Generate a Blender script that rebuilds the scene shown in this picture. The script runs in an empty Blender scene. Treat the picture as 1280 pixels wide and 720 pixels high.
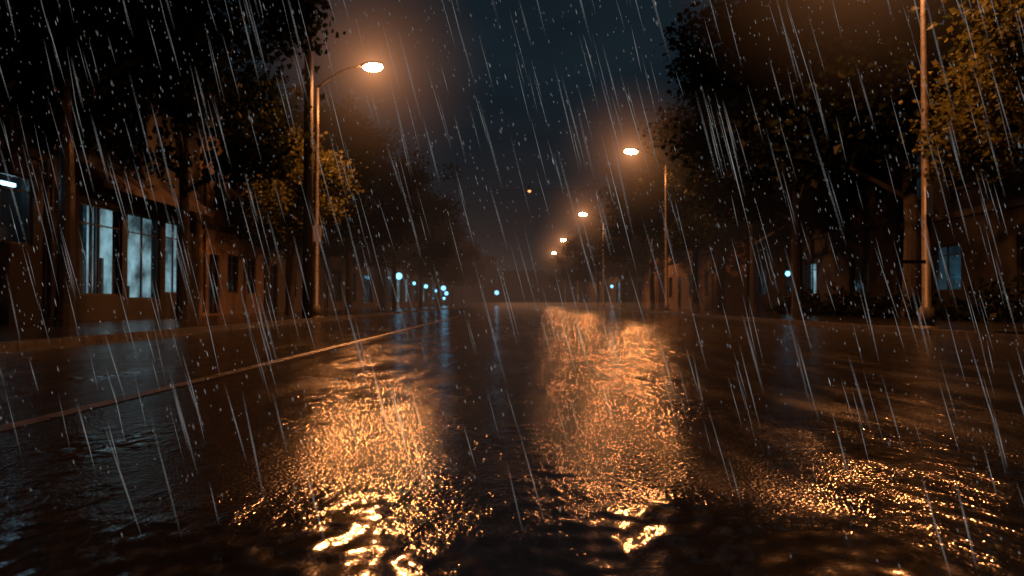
import bpy, math, random
from mathutils import Vector, Matrix
sc = bpy.context.scene
R = math.radians

# ------------------------------------------------------------------ materials
def mat(name):
    m = bpy.data.materials.new(name); m.use_nodes = True
    nt = m.node_tree; nt.nodes.clear()
    return m, nt, nt.nodes, nt.links
def N(nt, t, **kw):
    n = nt.nodes.new(t)
    for k, v in kw.items():
        if k in n.inputs: n.inputs[k].default_value = v
        else: setattr(n, k, v)
    return n
def pos(nt, scale=(1,1,1)):
    g = N(nt, 'ShaderNodeNewGeometry'); mp = N(nt, 'ShaderNodeMapping')
    mp.inputs['Scale'].default_value = scale
    nt.links.new(g.outputs['Position'], mp.inputs['Vector']); return mp.outputs[0]
def noise(nt, vec, scale, detail=3, rough=0.5):
    n = N(nt, 'ShaderNodeTexNoise'); n.inputs['Scale'].default_value = scale
    n.inputs['Detail'].default_value = detail; n.inputs['Roughness'].default_value = rough
    nt.links.new(vec, n.inputs['Vector']); return n.outputs['Fac']
def ramp(nt, fac, stops):
    r = N(nt, 'ShaderNodeValToRGB'); e = r.color_ramp.elements
    while len(e) < len(stops): e.new(0.5)
    for i, (p, c) in enumerate(stops):
        e[i].position = p; e[i].color = (c, c, c, 1) if isinstance(c, (int, float)) else (*c, 1)
    nt.links.new(fac, r.inputs['Fac']); return r.outputs['Color']
def mth(nt, op, a, b=None, c=None):
    n = N(nt, 'ShaderNodeMath', operation=op)
    for i, v in enumerate((a, b, c)):
        if v is None: continue
        if isinstance(v, (int, float)): n.inputs[i].default_value = v
        else: nt.links.new(v, n.inputs[i])
    return n.outputs[0]
def mixf(nt, f, a, b):
    n = N(nt, 'ShaderNodeMix'); n.data_type = 'FLOAT'
    for i, v in ((0, f), (2, a), (3, b)):
        if isinstance(v, (int, float)): n.inputs[i].default_value = v
        else: nt.links.new(v, n.inputs[i])
    return n.outputs[0]
def out(nt, sh, vol=False):
    o = N(nt, 'ShaderNodeOutputMaterial'); nt.links.new(sh, o.inputs['Volume' if vol else 'Surface'])

def simple(name, c1, c2, scale=3, rough=0.6, bump=0.3, bscale=20, metal=0, dist=0.01, stretch=(1,1,1)):
    m, nt, ns, lk = mat(name)
    p = pos(nt, stretch)
    b = N(nt, 'ShaderNodeBsdfPrincipled')
    nz = noise(nt, p, scale, 4, .6)
    lk.new(ramp(nt, nz, [(.3, c1), (.7, c2)]), b.inputs['Base Color'])
    b.inputs['Metallic'].default_value = metal
    lk.new(mixf(nt, nz, max(.05, rough-.2), min(1, rough+.2)), b.inputs['Roughness'])
    if bump>.2:
        bp = N(nt, 'ShaderNodeBump'); bp.inputs['Strength'].default_value = bump; bp.inputs['Distance'].default_value = dist
        lk.new(noise(nt, p, bscale, 2), bp.inputs['Height']); lk.new(bp.outputs[0], b.inputs['Normal'])
    out(nt, b.outputs[0]); return m

def emis(name, col, s, vary=0, vscale=2, stretch=(1,1,1)):
    m, nt, ns, lk = mat(name)
    e = N(nt, 'ShaderNodeEmission'); e.inputs['Color'].default_value = (*col, 1); e.inputs['Strength'].default_value = s
    if vary:
        f = ramp(nt, noise(nt, pos(nt, stretch), vscale, 3, .65), [(.35, 1-vary), (.65, 1.0)])
        lk.new(mth(nt, 'MULTIPLY', f, s), e.inputs['Strength'])
    out(nt, e.outputs[0]); return m

def wet_road(name, lo=.50, hi=.63, base=.025, rlo=.08, rhi=.2):
    m, nt, ns, lk = mat(name)
    p = pos(nt)
    b = N(nt, 'ShaderNodeBsdfPrincipled')
    sep = N(nt, 'ShaderNodeSeparateXYZ'); lk.new(p, sep.inputs[0])
    big = noise(nt, pos(nt, (1.3, .5, 1)), 1.0, 7, .68)
    near = N(nt, 'ShaderNodeMapRange'); near.inputs['From Min'].default_value = 1.8; near.inputs['From Max'].default_value = 2.9
    near.inputs['To Min'].default_value = .19; near.inputs['To Max'].default_value = 0
    lk.new(sep.outputs['Y'], near.inputs['Value'])
    pud = ramp(nt, mth(nt, 'ADD', big, near.outputs[0]), [(lo, 0.0), (hi, 1.0)])
    g2 = noise(nt, p, 14, 3, .6)
    vor = N(nt, 'ShaderNodeTexVoronoi'); vor.inputs['Scale'].default_value = 80; lk.new(p, vor.inputs['Vector'])
    grain = mth(nt, 'ADD', mth(nt, 'MULTIPLY', vor.outputs['Distance'], -.75), mth(nt, 'MULTIPLY', g2, .85))
    w1 = noise(nt, pos(nt, (1.25,.85,1)), 10.5, 0, .5)
    w2 = noise(nt, pos(nt, (1.2,.8,1)), 26, 1, .5)
    wat = mth(nt, 'ADD', mth(nt, 'MULTIPLY', w1, 3.6), mth(nt, 'MULTIPLY', w2, .22))
    wat = mth(nt, 'ADD', wat, mth(nt, 'MULTIPLY', grain, .15))
    h = mixf(nt, pud, grain, wat)
    bp = N(nt, 'ShaderNodeBump'); bp.inputs['Strength'].default_value = 1; bp.inputs['Distance'].default_value = .0026
    lk.new(h, bp.inputs['Height']); lk.new(bp.outputs[0], b.inputs['Normal'])
    g4 = ramp(nt, noise(nt, pos(nt, (1.6, .35, 1)), 1.7, 5, .65), [(.38, 0.0), (.62, 1.0)])
    lk.new(mixf(nt, pud, mixf(nt, g4, rlo, rhi), .10), b.inputs['Roughness'])
    lk.new(ramp(nt, g2, [(.3, base*.6), (.7, base*1.5)]), b.inputs['Base Color'])
    b.inputs['IOR'].default_value = 1.4
    out(nt, b.outputs[0]); return m

M = {}
M['road'] = wet_road('wet_asphalt')
M['pave'] = wet_road('wet_paving', .45, .65, .03)
M['ground'] = simple('wet_earth', (.03,.026,.02), (.06,.05,.04), 2, .5)
M['kerb'] = simple('kerb_stone', (.04,.04,.04), (.1,.095,.09), 5, .35, .5, 40)
M['stucco'] = simple('wet_stucco', (.07,.06,.05), (.15,.13,.105), 1.3, .7, .5, 30)
M['ochre'] = simple('ochre_plaster', (.2,.14,.09), (.34,.24,.16), 1.1, .7, .5, 30)
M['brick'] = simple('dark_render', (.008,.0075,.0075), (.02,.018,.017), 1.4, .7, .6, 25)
M['trim'] = simple('stone_trim', (.02,.018,.016), (.045,.04,.036), 4, .6, .3, 30)
M['frame'] = simple('window_frame', (.02,.02,.02), (.04,.04,.04), 6, .4, .1)
M['metal'] = simple('galvanised_steel', (.05,.045,.04), (.1,.095,.09), 7, .5, .15, 60, .3)
M['dark'] = simple('dark_iron', (.015,.015,.015), (.035,.033,.03), 7, .4, .2, 50)
M['wood'] = simple('tarred_wood', (.008,.007,.006), (.02,.017,.014), 6, .7, .5, 30, 0, .01, (4,4,.4))
M['cloth'] = simple('awning_cloth', (.02,.014,.012), (.045,.03,.024), 3, .7, .2)
M['roof'] = simple('roof_slate', (.03,.03,.033), (.06,.06,.065), 4, .5, .4)
M['inner'] = simple('interior_wall', (.35,.36,.37), (.6,.6,.6), 2, .8, .1)
M['bark'] = simple('wet_bark', (.01,.008,.006), (.028,.021,.016), 9, .5, 1, 22, 0, .03, (3,3,.6))
M['paint'] = simple('worn_white_paint', (.02,.02,.02), (.22,.215,.21), 5, .3, .6, 70)
M['signw'] = simple('sign_white', (.6,.62,.64), (.8,.8,.8), 3, .4, .05)

m, nt, ns, lk = mat('wet_glass')
gl = N(nt, 'ShaderNodeBsdfGlossy'); gl.inputs['Roughness'].default_value = .08; gl.inputs['Color'].default_value = (.8,.85,.9,1)
tr = N(nt, 'ShaderNodeBsdfTransparent'); tr.inputs['Color'].default_value = (.85,.92,.95,1)
mx = N(nt, 'ShaderNodeMixShader'); mx.inputs[0].default_value=.1
lk.new(tr.outputs[0], mx.inputs[1]); lk.new(gl.outputs[0], mx.inputs[2])
out(nt, mx.outputs[0]); M['glass'] = m

def leafmat(name, c1, c2, sc_=1.3):
    m, nt, ns, lk = mat(name)
    p = pos(nt)
    col = ramp(nt, noise(nt, p, sc_, 3, .7), [(.3, c1), (.7, c2)])
    d = N(nt, 'ShaderNodeBsdfDiffuse'); lk.new(col, d.inputs['Color'])
    g = N(nt, 'ShaderNodeBsdfGlossy'); g.inputs['Roughness'].default_value=.4; g.inputs['Color'].default_value=(.5,.5,.5,1)
    t = N(nt, 'ShaderNodeBsdfTranslucent'); lk.new(col, t.inputs['Color'])
    mx = N(nt, 'ShaderNodeMixShader'); mx.inputs[0].default_value = .3
    lk.new(d.outputs[0], mx.inputs[1]); lk.new(t.outputs[0], mx.inputs[2])
    m2 = N(nt, 'ShaderNodeMixShader'); m2.inputs[0].default_value = .008
    lk.new(mx.outputs[0], m2.inputs[1]); lk.new(g.outputs[0], m2.inputs[2])
    out(nt, m2.outputs[0]); return m
M['leaf'] = leafmat('leaf', (.004,.0065,.0023), (.018,.023,.008))
M['leaf2'] = leafmat('leaf_autumn', (.045,.05,.016), (.13,.125,.04), 2.5)
M['lens'] = emis('sodium_lens', (1.0,.37,.13), 280)
M['lensfar'] = emis('sodium_lens_small', (1.0,.36,.12), 3)
M['cool'] = emis('cool_tube', (.5,.82,1.0), 6)
M['globe'] = emis('cool_globe', (.2,.66,1.0), 3.5)
M['room'] = emis('glowing_room_wall', (.27,.42,.46), 1.6, .9, 1.6, (1,1.6,.5))  # walls emit unevenly themselves, in place of lamplight inside the room
M['roomdim'] = emis('dim_glowing_room_wall', (.08,.22,.3), .2, .85, 1.2)  # weaker wall emission painting a faintly lit room

m, nt, ns, lk = mat('glowing_rain_streak')  # drops emit a faint grey themselves instead of catching lamplight
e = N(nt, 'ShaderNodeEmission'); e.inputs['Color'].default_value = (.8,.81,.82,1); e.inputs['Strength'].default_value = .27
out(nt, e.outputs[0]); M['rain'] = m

def halo_mat(name, A, Rr):  # emission falling off with radius, painting lamp glow without any scattering
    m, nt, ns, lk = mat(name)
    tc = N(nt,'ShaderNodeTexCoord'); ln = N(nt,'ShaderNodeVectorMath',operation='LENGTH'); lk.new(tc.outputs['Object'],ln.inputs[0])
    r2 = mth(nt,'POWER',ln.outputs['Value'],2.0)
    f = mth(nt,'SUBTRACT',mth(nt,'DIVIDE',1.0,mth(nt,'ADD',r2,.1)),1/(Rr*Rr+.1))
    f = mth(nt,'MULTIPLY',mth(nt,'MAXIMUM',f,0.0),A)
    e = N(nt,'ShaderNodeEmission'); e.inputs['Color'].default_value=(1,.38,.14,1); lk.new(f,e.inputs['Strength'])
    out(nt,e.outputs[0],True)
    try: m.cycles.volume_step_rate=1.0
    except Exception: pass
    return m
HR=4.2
M['halo']=halo_mat('lamp_glow_emission',.09,HR)

# ------------------------------------------------------------------ mesh builder
class MB:
    def __init__(s): s.v=[]; s.f=[]; s.mi=[]; s.mats=[]
    def mid(s, m):
        if m not in s.mats: s.mats.append(m)
        return s.mats.index(m)
    def add(s, vs, fs, m):
        o=len(s.v); s.v+= [tuple(x) for x in vs]; k=s.mid(m)
        for f in fs: s.f.append(tuple(o+i for i in f)); s.mi.append(k)
    def box(s, a, b, m, tf=None):
        x0,y0,z0=[min(a[i],b[i]) for i in range(3)]; x1,y1,z1=[max(a[i],b[i]) for i in range(3)]
        vs=[(x0,y0,z0),(x1,y0,z0),(x1,y1,z0),(x0,y1,z0),(x0,y0,z1),(x1,y0,z1),(x1,y1,z1),(x0,y1,z1)]
        if tf: vs=[tf @ Vector(v) for v in vs]
        s.add(vs,[(0,3,2,1),(4,5,6,7),(0,1,5,4),(1,2,6,5),(2,3,7,6),(3,0,4,7)],m)
    def tube(s, pts, rad, m, n=8, cap=True):
        pts=[Vector(p) for p in pts]; vs=[]; fs=[]
        for i,p in enumerate(pts):
            d=(pts[min(i+1,len(pts)-1)]-pts[max(i-1,0)]).normalized()
            u=d.cross(Vector((0,0,1)) if abs(d.z)<.9 else Vector((1,0,0))).normalized(); w=d.cross(u)
            for k in range(n):
                a=2*math.pi*k/n; vs.append(p+(u*math.cos(a)+w*math.sin(a))*rad[i])
        for i in range(len(pts)-1):
            for k in range(n):
                a=i*n+k; b=i*n+(k+1)%n; fs.append((a,b,b+n,a+n))
        if cap: fs.append(tuple(range(n-1,-1,-1))); fs.append(tuple(range((len(pts)-1)*n,len(pts)*n)))
        s.add(vs,fs,m)
    def ell(s, c, r, m, nu=14, nv=8, tf=None):
        vs=[];fs=[]
        for j in range(nv+1):
            t=math.pi*j/nv
            for i in range(nu):
                a=2*math.pi*i/nu
                v=Vector((r[0]*math.sin(t)*math.cos(a),r[1]*math.sin(t)*math.sin(a),r[2]*math.cos(t)))
                if tf: v=tf@v
                vs.append(Vector(c)+v)
        for j in range(nv):
            for i in range(nu):
                a=j*nu+i;b=j*nu+(i+1)%nu; fs.append((a,a+nu,b+nu,b))
        s.add(vs,fs,m)
    def obj(s, name, parent=None, smooth=False, loc=None):
        me=bpy.data.meshes.new(name); me.from_pydata(s.v,[],s.f)
        for mm in s.mats: me.materials.append(M[mm])
        me.polygons.foreach_set('material_index', s.mi)
        if smooth: me.polygons.foreach_set('use_smooth',[True]*len(s.f))
        me.update(); o=bpy.data.objects.new(name,me); sc.collection.objects.link(o)
        if parent: o.parent=parent
        if loc: o.location=loc
        return o
def empty(name, loc=(0,0,0)):
    o=bpy.data.objects.new(name,None); o.location=loc; sc.collection.objects.link(o); return o

# ------------------------------------------------------------------ ground
KL=6.25; KR=7.6
b=MB(); b.add([(-600,-60,-.01),(600,-60,-.01),(600,900,-.01),(-600,900,-.01)],[(0,1,2,3)],'ground'); b.obj('ground')
b=MB(); b.add([(-KL,-20,0),(KR,-20,0),(KR,300,0),(-KL,300,0)],[(0,1,2,3)],'road'); b.obj('road')
def pavement(s, x0):
    b=MB(); random.seed(3)
    x1=x0+.18
    y=-20
    while y<200:
        L=1.0; b.box((s*x0,y+.006,-.005),(s*x1,y+L-.006,.105+random.uniform(-.005,.005)),'kerb'); y+=L
    b.box((s*(x1+.003),-20,-.005),(s*20,300,.098),'pave')
    b.obj('pavement')
pavement(-1,KL); pavement(1,KR)
b=MB(); 
b.add([(-2.49,1,.004),(-2.38,1,.004),(-2.38,42,.004),(-2.49,42,.004)],[(0,1,2,3)],'paint'); b.obj('lane_marking')

# ------------------------------------------------------------------ street lamps
def street_lamp(s, xp, y, armL=1.7, H=8.6, power=1000):
    e=empty('street_lamp',(s*xp,y,0))
    b=MB()
    b.tube([(0,0,.0),(0,0,.5),(0,0,.52),(0,0,H-2.2),(0,0,H-.75)],[.14,.13,.085,.065,.05],'metal',12)
    b.box((-.2,-.2,.0),(.2,.2,.14),'metal')
    pts=[];rr=[]
    for i in range(9):
        t=i/8; pts.append((-s*armL*.86*t, 0, H-.75+ .72*math.sin(t*math.pi/2))); rr.append(.045-.012*t)
    b.tube(pts,rr,'metal',10); b.obj('pole',e,True)
    h=MB()
    tf=Matrix.Rotation(s*R(5),3,'Y')
    h.ell((-s*armL*1.05,0,H+.04),(.40,.15,.1),'metal',18,8,tf); h.obj('lamp_head',e,True)
    g=MB(); g.ell((-s*(armL*1.08),0,H-.055),(.34,.19,.14),'lens',12,6); g.obj('lens',e,True)
    l=bpy.data.lights.new('lamp_light','SPOT'); l.energy=power; l.color=(1,.33,.09); l.shadow_soft_size=.15; l.spot_size=R(172); l.spot_blend=.35
    lo=bpy.data.objects.new('lamp_light',l); lo.location=(-s*armL*1.08,0,H-.36); lo.parent=e; sc.collection.objects.link(lo)
    m=MB(); m.ell((0,0,0),(HR,HR,HR),'halo',24,14); mo=m.obj('lamp_glow_halo',e,False,(-s*armL*1.08,0,H-.1))  # added glow sphere standing in for lamplight scattered in wet air
    return e
PW=2100
l1=street_lamp(-1,6.75,27,1.75,8.65,PW*1.25)
b=MB(); b.box((-.2,-.1,2.65),(.18,-.085,3.2),'signw'); b.box((-.03,-.085,2.7),(.03,-.05,3.15),'metal'); b.obj('notice_plate',l1)
r1=street_lamp(1,8.0,15.6,1.2,8.6,PW*1.4)
b=MB(); b.box((-.07,-.14,2.3),(.07,-.075,2.85),'signw'); b.box((-.55,-.1,1.35),(-.06,-.09,1.42),'metal'); b.obj('junction_box',r1)
for y in (42,72,102,128): street_lamp(1,7.9,y,1.7,8.6,PW)

e=empty('utility_pole',(-6.68,25.6,0)); b=MB()
b.tube([(0,0,0),(0,0,6),(0,0,14)],[.18,.15,.12],'wood',12); b.obj('post',e,True)
b=MB(); b.box((-.9,-.06,12.6),(.9,.06,12.75),'wood'); b.box((-.9,-.06,11.9),(.9,.06,12.02),'wood')
for x in(-.8,-.4,.4,.8): b.tube([(x,0,12.75),(x,0,12.95)],[.04,.03],'metal',8)
b.obj('crossarm',e)
e=empty('hanging_lamp',(1.05,62,0)); b=MB()
pts=[];n=16
for i in range(n+1):
    t=i/n; x=-11+22*t; pts.append((x-1.05,0,10.2-.9*(1-((x-1.05)/11)**2)))
b.tube(pts,[.012]*(n+1),'dark',5,False)
b.tube([(0,0,9.3),(0,0,9.75)],[.16,.04],'dark',12); b.obj('span_wire_and_shade',e)
b=MB(); b.ell((0,0,9.25),(.12,.12,.1),'lensfar'); b.obj('bulb',e,True)

# ------------------------------------------------------------------ buildings
def facade(name, s, X, u0, u1, H, wall, rooms, storeys, wins=True, awn=False, depth=9, seed=0, litup=()):
    rnd=random.Random(seed)
    e=empty(name)
    P=lambda u,z,d:(s*(X+d),u,z)
    ops=[]
    for r in rooms: ops.append(tuple(r))
    if wins:
        for si,z in enumerate(storeys):
            nn=max(1,int((u1-u0)/2.6)); st=(u1-u0)/nn
            for i in range(nn):
                c=u0+st*(i+.5); k='lit' if (si,i) in litup else 'dark'
                ops.append((c-.55,c+.55,z+.9,z+2.5,k))
    us=sorted({u0,u1,*[o[0] for o in ops],*[o[1] for o in ops]}); zs=sorted({.095,H,*[o[2] for o in ops],*[o[3] for o in ops]})
    b=MB(); T=.32
    for i in range(len(us)-1):
        for j in range(len(zs)-1):
            cu=(us[i]+us[i+1])/2; cz=(zs[j]+zs[j+1])/2
            if any(o[0]<cu<o[1] and o[2]<cz<o[3] for o in ops): continue
            b.box(P(us[i],zs[j],0),P(us[i+1],zs[j+1],T),wall)
    b.box(P(u0,.095,T+.003),P(u0+.3,H-.3,depth),wall); b.box(P(u1-.3,.095,T+.003),P(u1,H-.3,depth),wall)
    b.box(P(u0+.3,.095,depth-.3),P(u1-.3,H-.3,depth),wall); b.obj('walls',e)
    b=MB(); b.box(P(u0-.12,H+.002,-.3),P(u1+.12,H+.28,depth),'roof'); b.box(P(u0-.02,H-.3,-.14),P(u1+.02,H-.002,-.003),'trim')
    b.box(P(u0+.3,H-.6,T+.01),P(u1-.3,H-.4,depth-.3),'roof'); b.obj('roof',e)
    b=MB()
    for z in storeys: b.box(P(u0+.01,z-.12,-.09),P(u1-.01,z+.1,-.003),'trim')
    for o in ops:
        if o[2]>2.1: 
            b.box(P(o[0]-.12,o[2]-.12,-.12),P(o[1]+.12,o[2]-.003,-.003),'trim')
            b.box(P(o[0]-.12,o[3]+.003,-.06),P(o[1]+.12,o[3]+.16,-.003),'trim')
    u=u0+.1
    b.tube([P(u,.2,-.1),P(u,H-.1,-.1)],[.05,.05],'dark',8)
    b.obj('trim',e)
    f=MB(); g=MB(); q=MB()
    for o in ops:
        a,c,z0,z1,k=o; w=.06; d0=.08; d1=.14
        f.box(P(a,z0,d0),P(a+w,z1,d1),'frame'); f.box(P(c-w,z0,d0),P(c,z1,d1),'frame')
        f.box(P(a+w,z0,d0),P(c-w,z0+w,d1),'frame'); f.box(P(a+w,z1-w,d0),P(c-w,z1,d1),'frame')
        nm=max(1,round((c-a)/1.0)); 
        for i in range(1,nm): 
            uu=a+(c-a)*i/nm; f.box(P(uu-.03,z0+w,d0+.003),P(uu+.03,z1-w,d1-.003),'frame')
        if nm==1 : f.box(P((a+c)/2-.025,z0+w,d0+.003),P((a+c)/2+.025,z1-w,d1-.003),'frame')
        zt=z0+(z1-z0)*.78; f.box(P(a+w,zt-.02,d0+.006),P(c-w,zt+.02,d1-.006),'frame')
        g.box(P(a+w,z0+w,.108),P(c-w,z1-w,.114),'glass')
        D=1.1 if z0<2.1 else .9
        mm={'lit':'room','dim':'roomdim','tube':'roomdim','dark':'frame','door':'frame'}[k]
        q.box(P(a-.3,z0-.2,D),P(c+.3,z1+.2,D+.05),mm)
        sd=mm if k in('lit','dim','tube') else 'inner'
        q.box(P(a-.3,z0-.2,T+.01),P(a-.25,z1+.2,D-.003),sd); q.box(P(c+.25,z0-.2,T+.01),P(c+.3,z1+.2,D-.003),sd)
        q.box(P(a-.25,z0-.2,T+.01),P(c+.25,z0-.15,D-.003),'inner')
        q.box(P(a-.25,z1+.15,T+.01),P(c+.25,z1+.2,D-.003),'inner')
        if k=='tube' and z0<2.1:
            q.box(P(a+.15,z1-.25,.36),P(c-.15,z1-.17,.44),'cool')
        if k in('lit','dim'):
            for i in range(int((c-a)*2)):
                uu=rnd.uniform(a+.1,c-.1); hh=rnd.choice([rnd.uniform(.2,1.2),z1-z0+.1]); d_=rnd.uniform(.5,.95)
                q.box(P(uu,z0-.14,d_),P(uu+rnd.uniform(.06,.28),z0+hh,d_+.06),rnd.choice(['frame','frame','wood']))
    f.obj('window_frames',e); g.obj('glazing',e); q.obj('interiors',e)
    if awn:
        w=MB(); 
        for (a,c,zz) in awn:
            w.add([P(a,zz+.6,-.01),P(c,zz+.6,-.01),P(c,zz,-.8),P(a,zz,-.8),P(a,zz-.2,-.8),P(c,zz-.2,-.8)],[(0,1,2,3),(3,2,5,4)],'cloth')
            w.add([P(a,zz+.6,-.01),P(a,zz,-.8),P(a,zz-.02,-.01)],[(0,1,2)],'cloth'); w.add([P(c,zz+.6,-.01),P(c,zz,-.8),P(c,zz-.02,-.01)],[(0,1,2)],'cloth')
        w.obj('awning',e)
    return e
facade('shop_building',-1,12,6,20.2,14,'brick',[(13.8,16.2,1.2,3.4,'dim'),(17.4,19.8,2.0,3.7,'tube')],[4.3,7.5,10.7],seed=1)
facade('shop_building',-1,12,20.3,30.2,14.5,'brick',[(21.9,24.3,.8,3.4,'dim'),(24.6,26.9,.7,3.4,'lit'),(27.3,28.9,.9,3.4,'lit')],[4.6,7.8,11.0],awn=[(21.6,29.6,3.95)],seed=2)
facade('townhouse',-1,12,30.4,38,9.2,'ochre',[(31.2,32.3,.15,2.5,'door'),(33.2,34.5,1.0,2.6,'dark'),(35.6,36.8,1.0,2.6,'dark')],[3.6,6.4],seed=3)
facade('townhouse',-1,12,38.2,50,7.5,'stucco',[(39,40.2,.15,2.5,'door'),(42,43.6,.9,2.7,'dim'),(45.5,47.5,.9,2.7,'dark')],[3.8],seed=4)
facade('shop_building',-1,12,50.3,70,8.5,'stucco',[(52,55,.6,2.8,'dark'),(57,60,.6,2.8,'dim'),(63,67,.6,2.8,'dim')],[4.2],seed=5)
facade('shop_building',-1,11.5,70.3,96,9,'stucco',[(72,75,.6,3.1,'tube'),(77,81,.6,3.1,'lit'),(83,87,.6,3.1,'lit'),(90,94,.6,3.1,'dim')],[4.4],seed=6)
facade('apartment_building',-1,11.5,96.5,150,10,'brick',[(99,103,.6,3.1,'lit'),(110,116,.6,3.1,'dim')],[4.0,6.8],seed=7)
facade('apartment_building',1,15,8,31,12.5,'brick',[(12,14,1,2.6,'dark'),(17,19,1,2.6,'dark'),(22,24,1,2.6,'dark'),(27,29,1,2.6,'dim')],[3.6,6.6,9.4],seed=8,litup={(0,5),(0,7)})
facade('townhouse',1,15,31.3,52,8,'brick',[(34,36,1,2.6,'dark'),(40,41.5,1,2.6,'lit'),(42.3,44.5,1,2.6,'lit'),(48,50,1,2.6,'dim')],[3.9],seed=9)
facade('townhouse',1,13,52.4,70,8.2,'ochre',[(54,55.4,1,2.7,'dim'),(58,60,1,2.7,'lit'),(63,64.2,.15,2.6,'door'),(66.5,68,1,2.7,'dark')],[3.9],seed=10)
facade('townhouse',1,12.5,70.4,90,9.4,'ochre',[(73,75,1,2.7,'dark'),(80,82,1,2.7,'dark')],[3.9],seed=11)
facade('apartment_building',1,12.5,90.5,150,10,'stucco',[(96,100,.6,3.1,'lit'),(108,114,.6,3.1,'dim')],[4.0,6.8],seed=12)
b=MB(); e=empty('distant_building')
b.box((-40,230,0),(-6,245,14),'brick'); b.box((-5.5,236,0),(22,248,10),'brick'); b.box((22.5,230,0),(50,245,15),'brick')
b.obj('walls',e)
def wall_lantern(x,y,z,r=.17):
    e=empty('wall_lantern',(x,y,z)); s=1 if x>0 else -1
    b=MB(); b.tube([(s*.8,0,.1),(s*.3,0,.35),(0,0,.3),(0,0,r)],[.025,.025,.025,.03],'dark',8); b.tube([(0,0,r),(0,0,r+.08)],[.1,.05],'dark',10); b.obj('bracket',e)
    b=MB(); b.ell((0,0,0),(r,r,r),'globe',10,6); b.obj('globe',e,True)
for x,y,z,r in ((-10.7,73,3.0,.3),(-10.7,84,2.6,.16),(-10.7,95,2.5,.22),(-10.4,104,2.1,.14),(-10.7,118,2.7,.35),(-10.8,124,2.0,.3),(-10.8,120,1.2,.2),(14.2,41.8,2.1,.13),(12.0,100,2.6,.18)): wall_lantern(x,y,z,r)
e=empty('traffic_signal',(-3.6,150,0)); b=MB()
b.tube([(0,0,0),(0,0,2.2)],[.07,.06],'dark',8); b.box((-.18,-.1,2.2),(.18,.14,3.2),'dark'); b.obj('post_and_box',e)
b=MB(); b.ell((0,-.16,2.42),(.4,.08,.4),'globe',10,6); b.obj('signal_light',e)

# ------------------------------------------------------------------ trees
def tree_mesh(name, seed, H, Rc, zb, leaf=.16, nleaf=95, lm='leaf', tr=.2, cut=.9):
    rnd=random.Random(seed); b=MB()
    lean=Vector((rnd.uniform(-.3,.3),rnd.uniform(-.3,.3),0))
    tp=[Vector((0,0,0)),Vector((0,0,.4))]+[Vector((lean.x*t,lean.y*t,0))*t+Vector((rnd.uniform(-.06,.06),rnd.uniform(-.06,.06),H*.8*t)) for t in (.25,.45,.65,.85,1)]
    rd=[tr*1.35,tr*1.05,tr*.9,tr*.75,tr*.5,tr*.3,tr*.1]
    b.tube(tp,rd,'bark',10)
    tips=[]
    nl=15
    for i in range(nl):
        t=i/(nl-1); z=zb*.85+(H*.78-zb*.85)*t
        k=z/(H*.8); base=Vector((lean.x*k*k,lean.y*k*k,z))
        a=i*2.4+rnd.uniform(-.4,.4)
        prof=math.sin(math.pi*min(1,(.22+.72*t)))**.7
        L=Rc*prof*rnd.uniform(.75,1.08); up=rnd.uniform(.25,.5)+t*.5
        d=Vector((math.cos(a),math.sin(a),up)).normalized()
        p1=base+d*L*.5; p2=base+d*L*.95+Vector((0,0,-.12*L))
        r0=tr*.42*(1-.5*t)
        b.tube([base,base+d*L*.25,p1,p2],[r0,r0*.8,r0*.55,r0*.15],'bark',6)
        tips.append(p2)
        for j in range(6):
            q=base+d*L*rnd.uniform(.3,.85); dd=(d+Vector((rnd.uniform(-1,1),rnd.uniform(-1,1),rnd.uniform(-.5,.8)))*.9).normalized()
            l2=L*rnd.uniform(.25,.5); q2=q+dd*l2
            b.tube([q,q+dd*l2*.5,q2],[r0*.35,r0*.25,r0*.08],'bark',5,False)
            tips.append(q2); 
            if j%2==0: tips.append(q+dd*l2*.5)
    for i in range(9): tips.append(Vector((lean.x+rnd.gauss(0,Rc*.22),lean.y+rnd.gauss(0,Rc*.22),H*.9+rnd.uniform(-.6,.5))))
    vs=[];fs=[]
    for c in tips:
        cr=rnd.uniform(.4,.85)*Rc/4.6+.15
        for k in range(int(nleaf*rnd.uniform(.5,1.3))):
            p=c+Vector((rnd.gauss(0,1),rnd.gauss(0,1),rnd.gauss(0,.75)))*cr*.62
            if p.z<zb*cut: continue
            u=Vector((rnd.gauss(0,1),rnd.gauss(0,1),rnd.gauss(0,.7))).normalized(); w=u.cross(Vector((rnd.gauss(0,1),rnd.gauss(0,1),rnd.gauss(0,1)))).normalized()
            s=leaf*rnd.uniform(.6,1.35); nn=u.cross(w)
            o=len(vs); vs+=[p-u*s*.5,p+w*s*.36+nn*s*.08,p+u*s*.5,p-w*s*.36+nn*s*.08]; fs.append((o,o+1,o+2,o+3))
    b.add(vs,fs,lm)
    o=b.obj(name); me=o.data; bpy.data.objects.remove(o); return me
TA=tree_mesh('plane_tree_a',11,12.5,4.8,3.9,.24,150)
TB=tree_mesh('plane_tree_b',22,12.5,5.0,3.7,.24,150)
TC=tree_mesh('plane_tree_c',33,12.5,4.8,4.0,.24,150)
TS=tree_mesh('small_tree',47,5.6,2.5,2.9,.12,150,'leaf2',.1,.7)
TS2=tree_mesh('small_tree_b',52,7.2,2.3,3.4,.14,110,'leaf2',.12,.7)
def tree(me,x,y,s=1,rot=0,sz=None,name='street_tree'):
    o=bpy.data.objects.new(name,me); o.location=(x,y,.08); o.scale=(s,s,sz or s); o.rotation_euler=(0,0,rot); sc.collection.objects.link(o)
tree(TC,-10.4,18.4,.92,2.2,1.25)
tree(TA,-9.7,23.2,.82,.4,1.12)
tree(TS2,-8.6,30.5,1.0,1.0)
tree(TB,-10.2,36,.86,1.9,.8)
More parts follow.
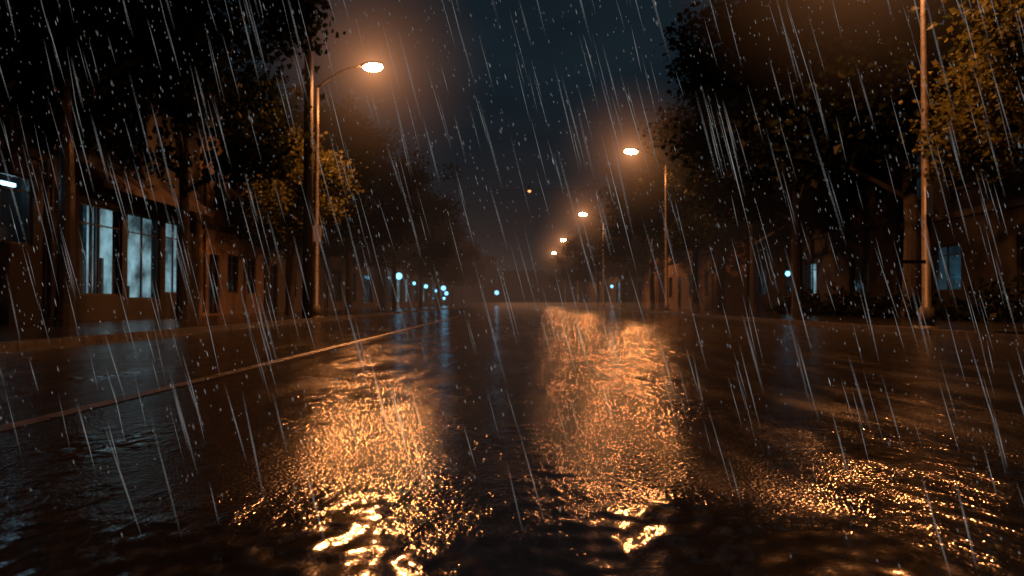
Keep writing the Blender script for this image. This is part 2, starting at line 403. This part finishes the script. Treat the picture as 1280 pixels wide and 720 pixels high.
tree(TC,-9.6,46,.98,2.6,.9)
tree(TA,-8.8,58,.88,4.0)
tree(TB,-8.6,72,.8,5.0)
tree(TC,-8.6,88,.8,.9)
tree(TA,-8.6,108,.8,2.0); tree(TB,-8.6,128,.85,1.0)
tree(TC,13,17.5,1.05,1.0)
tree(TB,12.3,25,1.2,3.3)
tree(TA,11.6,33,1.15,2.2)
tree(TB,12.2,41,1.1,5.2)
tree(TC,11,49,1.0,4.4)
tree(TB,10.6,62,.92,.2)
tree(TA,10.3,77,.85,1.2)
tree(TC,9.8,95,.85,3.0)
tree(TB,9.8,115,.85,4.0); tree(TA,9.8,140,.9,1.0)
tree(TS,9.6,13.4,1.0,.6,name='small_tree')

rnd=random.Random(5); b=MB(); vs=[];fs=[]
for i in range(6000):
    y=rnd.uniform(13,38); x=rnd.gauss(12.4,.28); z=.12+abs(rnd.gauss(.35,.25))*(.8+.4*math.sin(y*1.3))
    p=Vector((x,y,z)); u=Vector((rnd.gauss(0,1),rnd.gauss(0,1),rnd.gauss(0,1))).normalized(); w=u.cross(Vector((rnd.gauss(0,1),rnd.gauss(0,1),1))).normalized(); s=rnd.uniform(.06,.14)
    o=len(vs); vs+=[p-u*s,p+w*s*.6,p+u*s,p-w*s*.6]; fs.append((o,o+1,o+2,o+3))
b.add(vs,fs,'leaf'); b.obj('hedge')

# ------------------------------------------------------------------ rain
rnd=random.Random(9); b=MB(); vs=[];fs=[]
def streak(x,y,z,L,w,d=None):
    d=d or Vector((.26+rnd.gauss(0,.02),rnd.gauss(0,.04),-1)).normalized()
    p=Vector((x,y,z)); q=p+d*L
    if q.z<0.005: return
    m_=p+d*L*.5
    o=len(vs)
    offs=[Vector((math.cos(a),math.sin(a),0))*w*.5 for a in (0,2.094,4.189)]
    vs.append(p); vs.extend([m_+k for k in offs]); vs.append(q)
    for i in range(3):
        j=(i+1)%3; fs.append((o,o+1+i,o+1+j)); fs.append((o+4,o+1+j,o+1+i))
for i in range(480):
    y=rnd.uniform(3,8); streak(rnd.uniform(-7,7),y,rnd.uniform(0,6),rnd.uniform(.25,.75),rnd.uniform(.002,.004))
for i in range(820):
    y=rnd.uniform(1.6,3.2); streak(rnd.uniform(-2.8,2.8),y,rnd.uniform(.05,1.7),rnd.uniform(.12,.3),rnd.uniform(.0009,.0019))
for i in range(5500):
    y=rnd.uniform(3.5,13); streak(rnd.uniform(-10,10),y,rnd.uniform(0,7.5),rnd.uniform(.012,.05),rnd.uniform(.004,.007))
for i in range(2800):
    y=rnd.uniform(1.6,3.4); streak(rnd.uniform(-2.8,2.8),y,rnd.uniform(.02,2.3),rnd.uniform(.005,.014),rnd.uniform(.0014,.0025))
b.add(vs,fs,'rain'); b.obj('rain')

# ------------------------------------------------------------------ self-glowing haze volumes
m, nt, ns, lk = mat('glow_mist')
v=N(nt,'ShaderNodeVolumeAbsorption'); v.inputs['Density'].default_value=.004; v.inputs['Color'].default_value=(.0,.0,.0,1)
e=N(nt,'ShaderNodeEmission'); e.inputs['Color'].default_value=(1,.52,.34,1); e.inputs['Strength'].default_value=.00042  # warm emission painted into the haze in place of scattered lamplight
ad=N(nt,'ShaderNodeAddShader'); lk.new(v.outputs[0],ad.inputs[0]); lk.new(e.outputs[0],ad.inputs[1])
out(nt,ad.outputs[0],True); M['glow_mist']=m
b=MB(); b.box((-11.4,30,.02),(12.4,170,8.8),'glow_mist'); b.obj('glow_mist')
m, nt, ns, lk = mat('glowing_road_spray')  # low layer glows orange by itself, painting lamplight above the road
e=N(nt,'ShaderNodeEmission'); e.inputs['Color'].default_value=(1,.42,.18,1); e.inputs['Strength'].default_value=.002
out(nt,e.outputs[0],True); M['spray_glow']=m
b=MB(); b.box((-2,30,.03),(7.5,110,.6),'spray_glow'); b.obj('glowing_road_spray')

# ------------------------------------------------------------------ world
w=bpy.data.worlds.new('World'); sc.world=w; w.use_nodes=True; nt=w.node_tree; nt.nodes.clear(); lk=nt.links
sky=N(nt,'ShaderNodeTexSky'); sky.sky_type='NISHITA'; sky.sun_disc=False; sky.sun_elevation=R(1); sky.sun_rotation=R(200)
bg1=N(nt,'ShaderNodeBackground'); bg1.inputs['Strength'].default_value=.0006; lk.new(sky.outputs[0],bg1.inputs['Color'])
tc=N(nt,'ShaderNodeTexCoord'); mp=N(nt,'ShaderNodeMapping'); mp.inputs['Scale'].default_value=(1,1,2.2); lk.new(tc.outputs['Generated'],mp.inputs['Vector'])
cl=ramp(nt,noise(nt,mp.outputs[0],2.6,5,.55),[(.3,(.0026,.006,.0095)),(.7,(.0085,.0155,.0215))])
bg2=N(nt,'ShaderNodeBackground'); lk.new(cl,bg2.inputs['Color']); bg2.inputs['Strength'].default_value=1.0
ad=N(nt,'ShaderNodeAddShader'); lk.new(bg1.outputs[0],ad.inputs[0]); lk.new(bg2.outputs[0],ad.inputs[1])
wo=N(nt,'ShaderNodeOutputWorld'); lk.new(ad.outputs[0],wo.inputs['Surface'])

# ------------------------------------------------------------------ camera
cam=bpy.data.cameras.new('Camera'); co=bpy.data.objects.new('Camera',cam); sc.collection.objects.link(co)
co.location=(0,0,.6); co.rotation_euler=(R(91.03),0,R(.28)); cam.lens=28.1; cam.sensor_width=36; cam.clip_start=.05; cam.clip_end=2000
cam.dof.use_dof=True; cam.dof.focus_distance=3.8; cam.dof.aperture_fstop=3.2
sc.camera=co
sc.view_settings.view_transform='Standard'; sc.view_settings.look='None'; sc.view_settings.exposure=0; sc.view_settings.gamma=1
